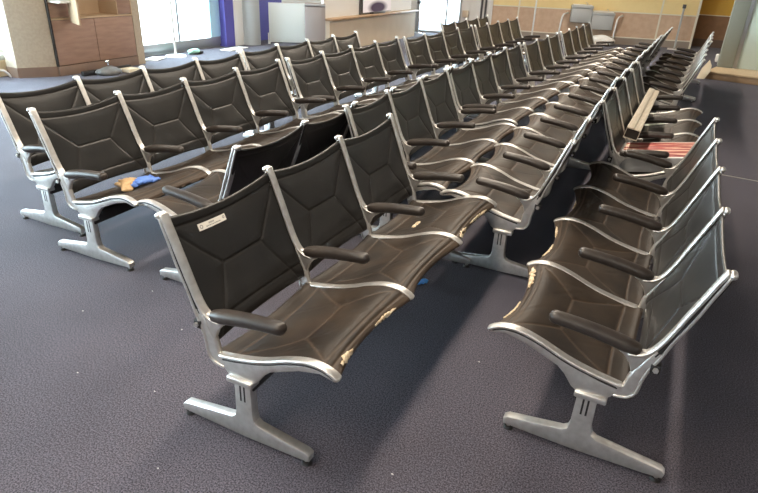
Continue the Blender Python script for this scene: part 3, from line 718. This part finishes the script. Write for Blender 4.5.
# platform, pillar and mint panel at right
PM = Matrix.Translation((1.62, 11.31, 0)) @ Matrix.Rotation(math.radians(-13), 4, 'Z')
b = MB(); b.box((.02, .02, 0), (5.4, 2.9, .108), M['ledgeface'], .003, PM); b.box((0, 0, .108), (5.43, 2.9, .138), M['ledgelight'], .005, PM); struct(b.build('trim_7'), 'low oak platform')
b = MB(); b.box((1.82, 12.08, .138), (2.08, 12.42, ZC), M['greenfr'], .004); b.box((2.08, 12.10, .138), (2.15, 12.4, ZC), M['frame'], .003)
struct(b.build('trim_8'), 'grey-green pillar on the oak platform')
b = MB(); b.box((2.15, 12.14, .138), (5.6, 12.22, ZC), M['mint'], .003); struct(b.build('wall_partition'), 'pale mint panel beside the pillar')
b = MB(); b.box((-.11, -.09, 0), (.11, .09, .15), M['paper'], .02, Matrix.Translation((1.90, 12.95, .138))); tag(b.build('white_carton', None, loc=(1.90, 12.95, .138)), 'small white carton on the oak platform behind the pillar', 'carton')
cd = empty('cream_card', (1.58, 11.17, 0), -.23); b = MB()
b.prism([(-.09, 0), (.04, .01), (.10, .16), (.09, .26), (.03, .36), (-.05, .20)], -.008, .008, M['cardboard'], .002, mtx=Matrix.Rotation(math.radians(-20), 4, 'X')); o = b.build('card_sheet', cd)
tag(cd, 'ragged cream card leaning against the corner of the oak platform', 'card')
# thin metal strip let into the carpet at right
b = MB(); b.box((1.55, -.012, .0), (4.6, .012, .003), M['seam'], 0, Matrix.Translation((0, 5.02, 0)) @ Matrix.Rotation(-.10, 4, 'Z') ); struct(b.build('trim_9'), 'thin pale strip across the carpet')
# lint on the carpet
rnd = random.Random(5)
b = MB()
for (px, py) in [(-.52, .02), (-.9, -.05), (-.75, .42), (-1.3, .3), (-.2, -.28), (.55, .1), (-1.15, .62), (.62, .9)]:
    b.blob((px, py, .002), (.0055, .0035, .002), M['ceil'], .3, rnd.randint(0, 99), 1, 0)
o = b.build('lint'); tag(o, 'tiny pale lint specks scattered over the navy carpet', 'lint', kind='stuff')
# outside
b = MB(); b.box((-60, -40, -.35), (XL - .15, 60, -.30), M['apron']); struct(b.build('outside_apron'))
b = MB(); b.box((-30, wy(-7) + 5.0, -.34), (20, 60, -.29), M['apron']); struct(b.build('outside_yard'))
b = MB()
for k in range(7): b.blob((-9.4 + rnd.uniform(-.2, .2), 4.1 + .17 * k, .05), (.22, .22, .30), M['plant'], .35, k, 3)
tag(b.build('shrub', None, 70, loc=(-9.4, 4.5, -.3)), 'grey-green shrub outside the left window', 'shrub')
b = MB(); b.cyl((-9.0, 4.25, -.3), (-9.0, 4.25, 2.6), .03, M['pinkpole'], 14); tag(b.build('red_pole', None, loc=(-9.0, 4.25, -.3)), 'thin faded red pole outside the left window', 'pole')

# ------------------------------------------------------------------ light: day through the windows, lamps in the ceiling, some of them added fill
w = bpy.data.worlds.new('sky'); SC.world = w; w.use_nodes = True
bg = w.node_tree.nodes['Background']; bg.inputs[0].default_value = (.76, .89, 1.0, 1); bg.inputs[1].default_value = 20.0
LAMPS = [(x, y, .22, 1.6, e) for x, e in ((-.45, 76), (-4.6, 36)) for y in (-4.2, -1.8, .6, 3.0, 5.4, 7.8, 10.2, 12.6)] + [(3.9, 14.6, .22, 1.6, 36)] + [(5.4, y, .22, 1.6, 34) for y in (-1.8, 3.0, 7.8)] + [(2.2, -4.2, .22, 1.6, 60)]  # right-wall row and the lamp behind the camera are added fill
for i, (x, y, sx, sy, en) in enumerate(LAMPS):
    l = bpy.data.lights.new('ceiling_and_fill_light', 'AREA'); l.shape = 'RECTANGLE'; l.size = sx; l.size_y = sy; l.energy = en; l.color = (1, .86, .70)
    o = bpy.data.objects.new('ceiling_and_fill_light', l); COL.objects.link(o); o.location = (x, y, ZC - .035)
    f = MB(); f.box((-sx / 2 - .04, -sy / 2 - .04, -.02), (sx / 2 + .04, sy / 2 + .04, 0), M['white'], .004); f.box((-sx / 2, -sy / 2, -.026), (sx / 2, sy / 2, -.02), M['lamp']); fo = f.build('ceiling_and_fill_lamp'); fo.location = (x, y, ZC); struct(fo)

# ------------------------------------------------------------------ camera
yaw, pitch, roll = -.4452, .4491, .0436
cyw, syw, cp, sp = math.cos(yaw), math.sin(yaw), math.cos(pitch), math.sin(pitch)
f = Vector((syw * cp, cyw * cp, -sp)); r_ = Vector((cyw, -syw, 0)); u_ = r_.cross(f)
R2 = r_ * math.cos(roll) + u_ * math.sin(roll); U2 = -r_ * math.sin(roll) + u_ * math.cos(roll)
cam = bpy.data.cameras.new('camera'); co = bpy.data.objects.new('camera', cam); COL.objects.link(co)
mt = Matrix((R2, U2, -f)).transposed().to_4x4(); mt.translation = (1.1383, -1.3267, 1.6537); co.matrix_world = mt
cam.sensor_width = 36; cam.lens = 583.19 / 758 * 36; cam.clip_start = .05; cam.clip_end = 300
SC.camera = co
SC.view_settings.view_transform = 'Standard'; SC.view_settings.look = 'None'; SC.view_settings.gamma = 1; SC.view_settings.exposure = .12; SC.view_settings.use_curve_mapping = False
SC.cycles.use_denoising = True
SC.cycles.max_bounces = 8; SC.cycles.diffuse_bounces = 4; SC.cycles.glossy_bounces = 4; SC.cycles.transparent_max_bounces = 12
SC.cycles.sample_clamp_indirect = 8.
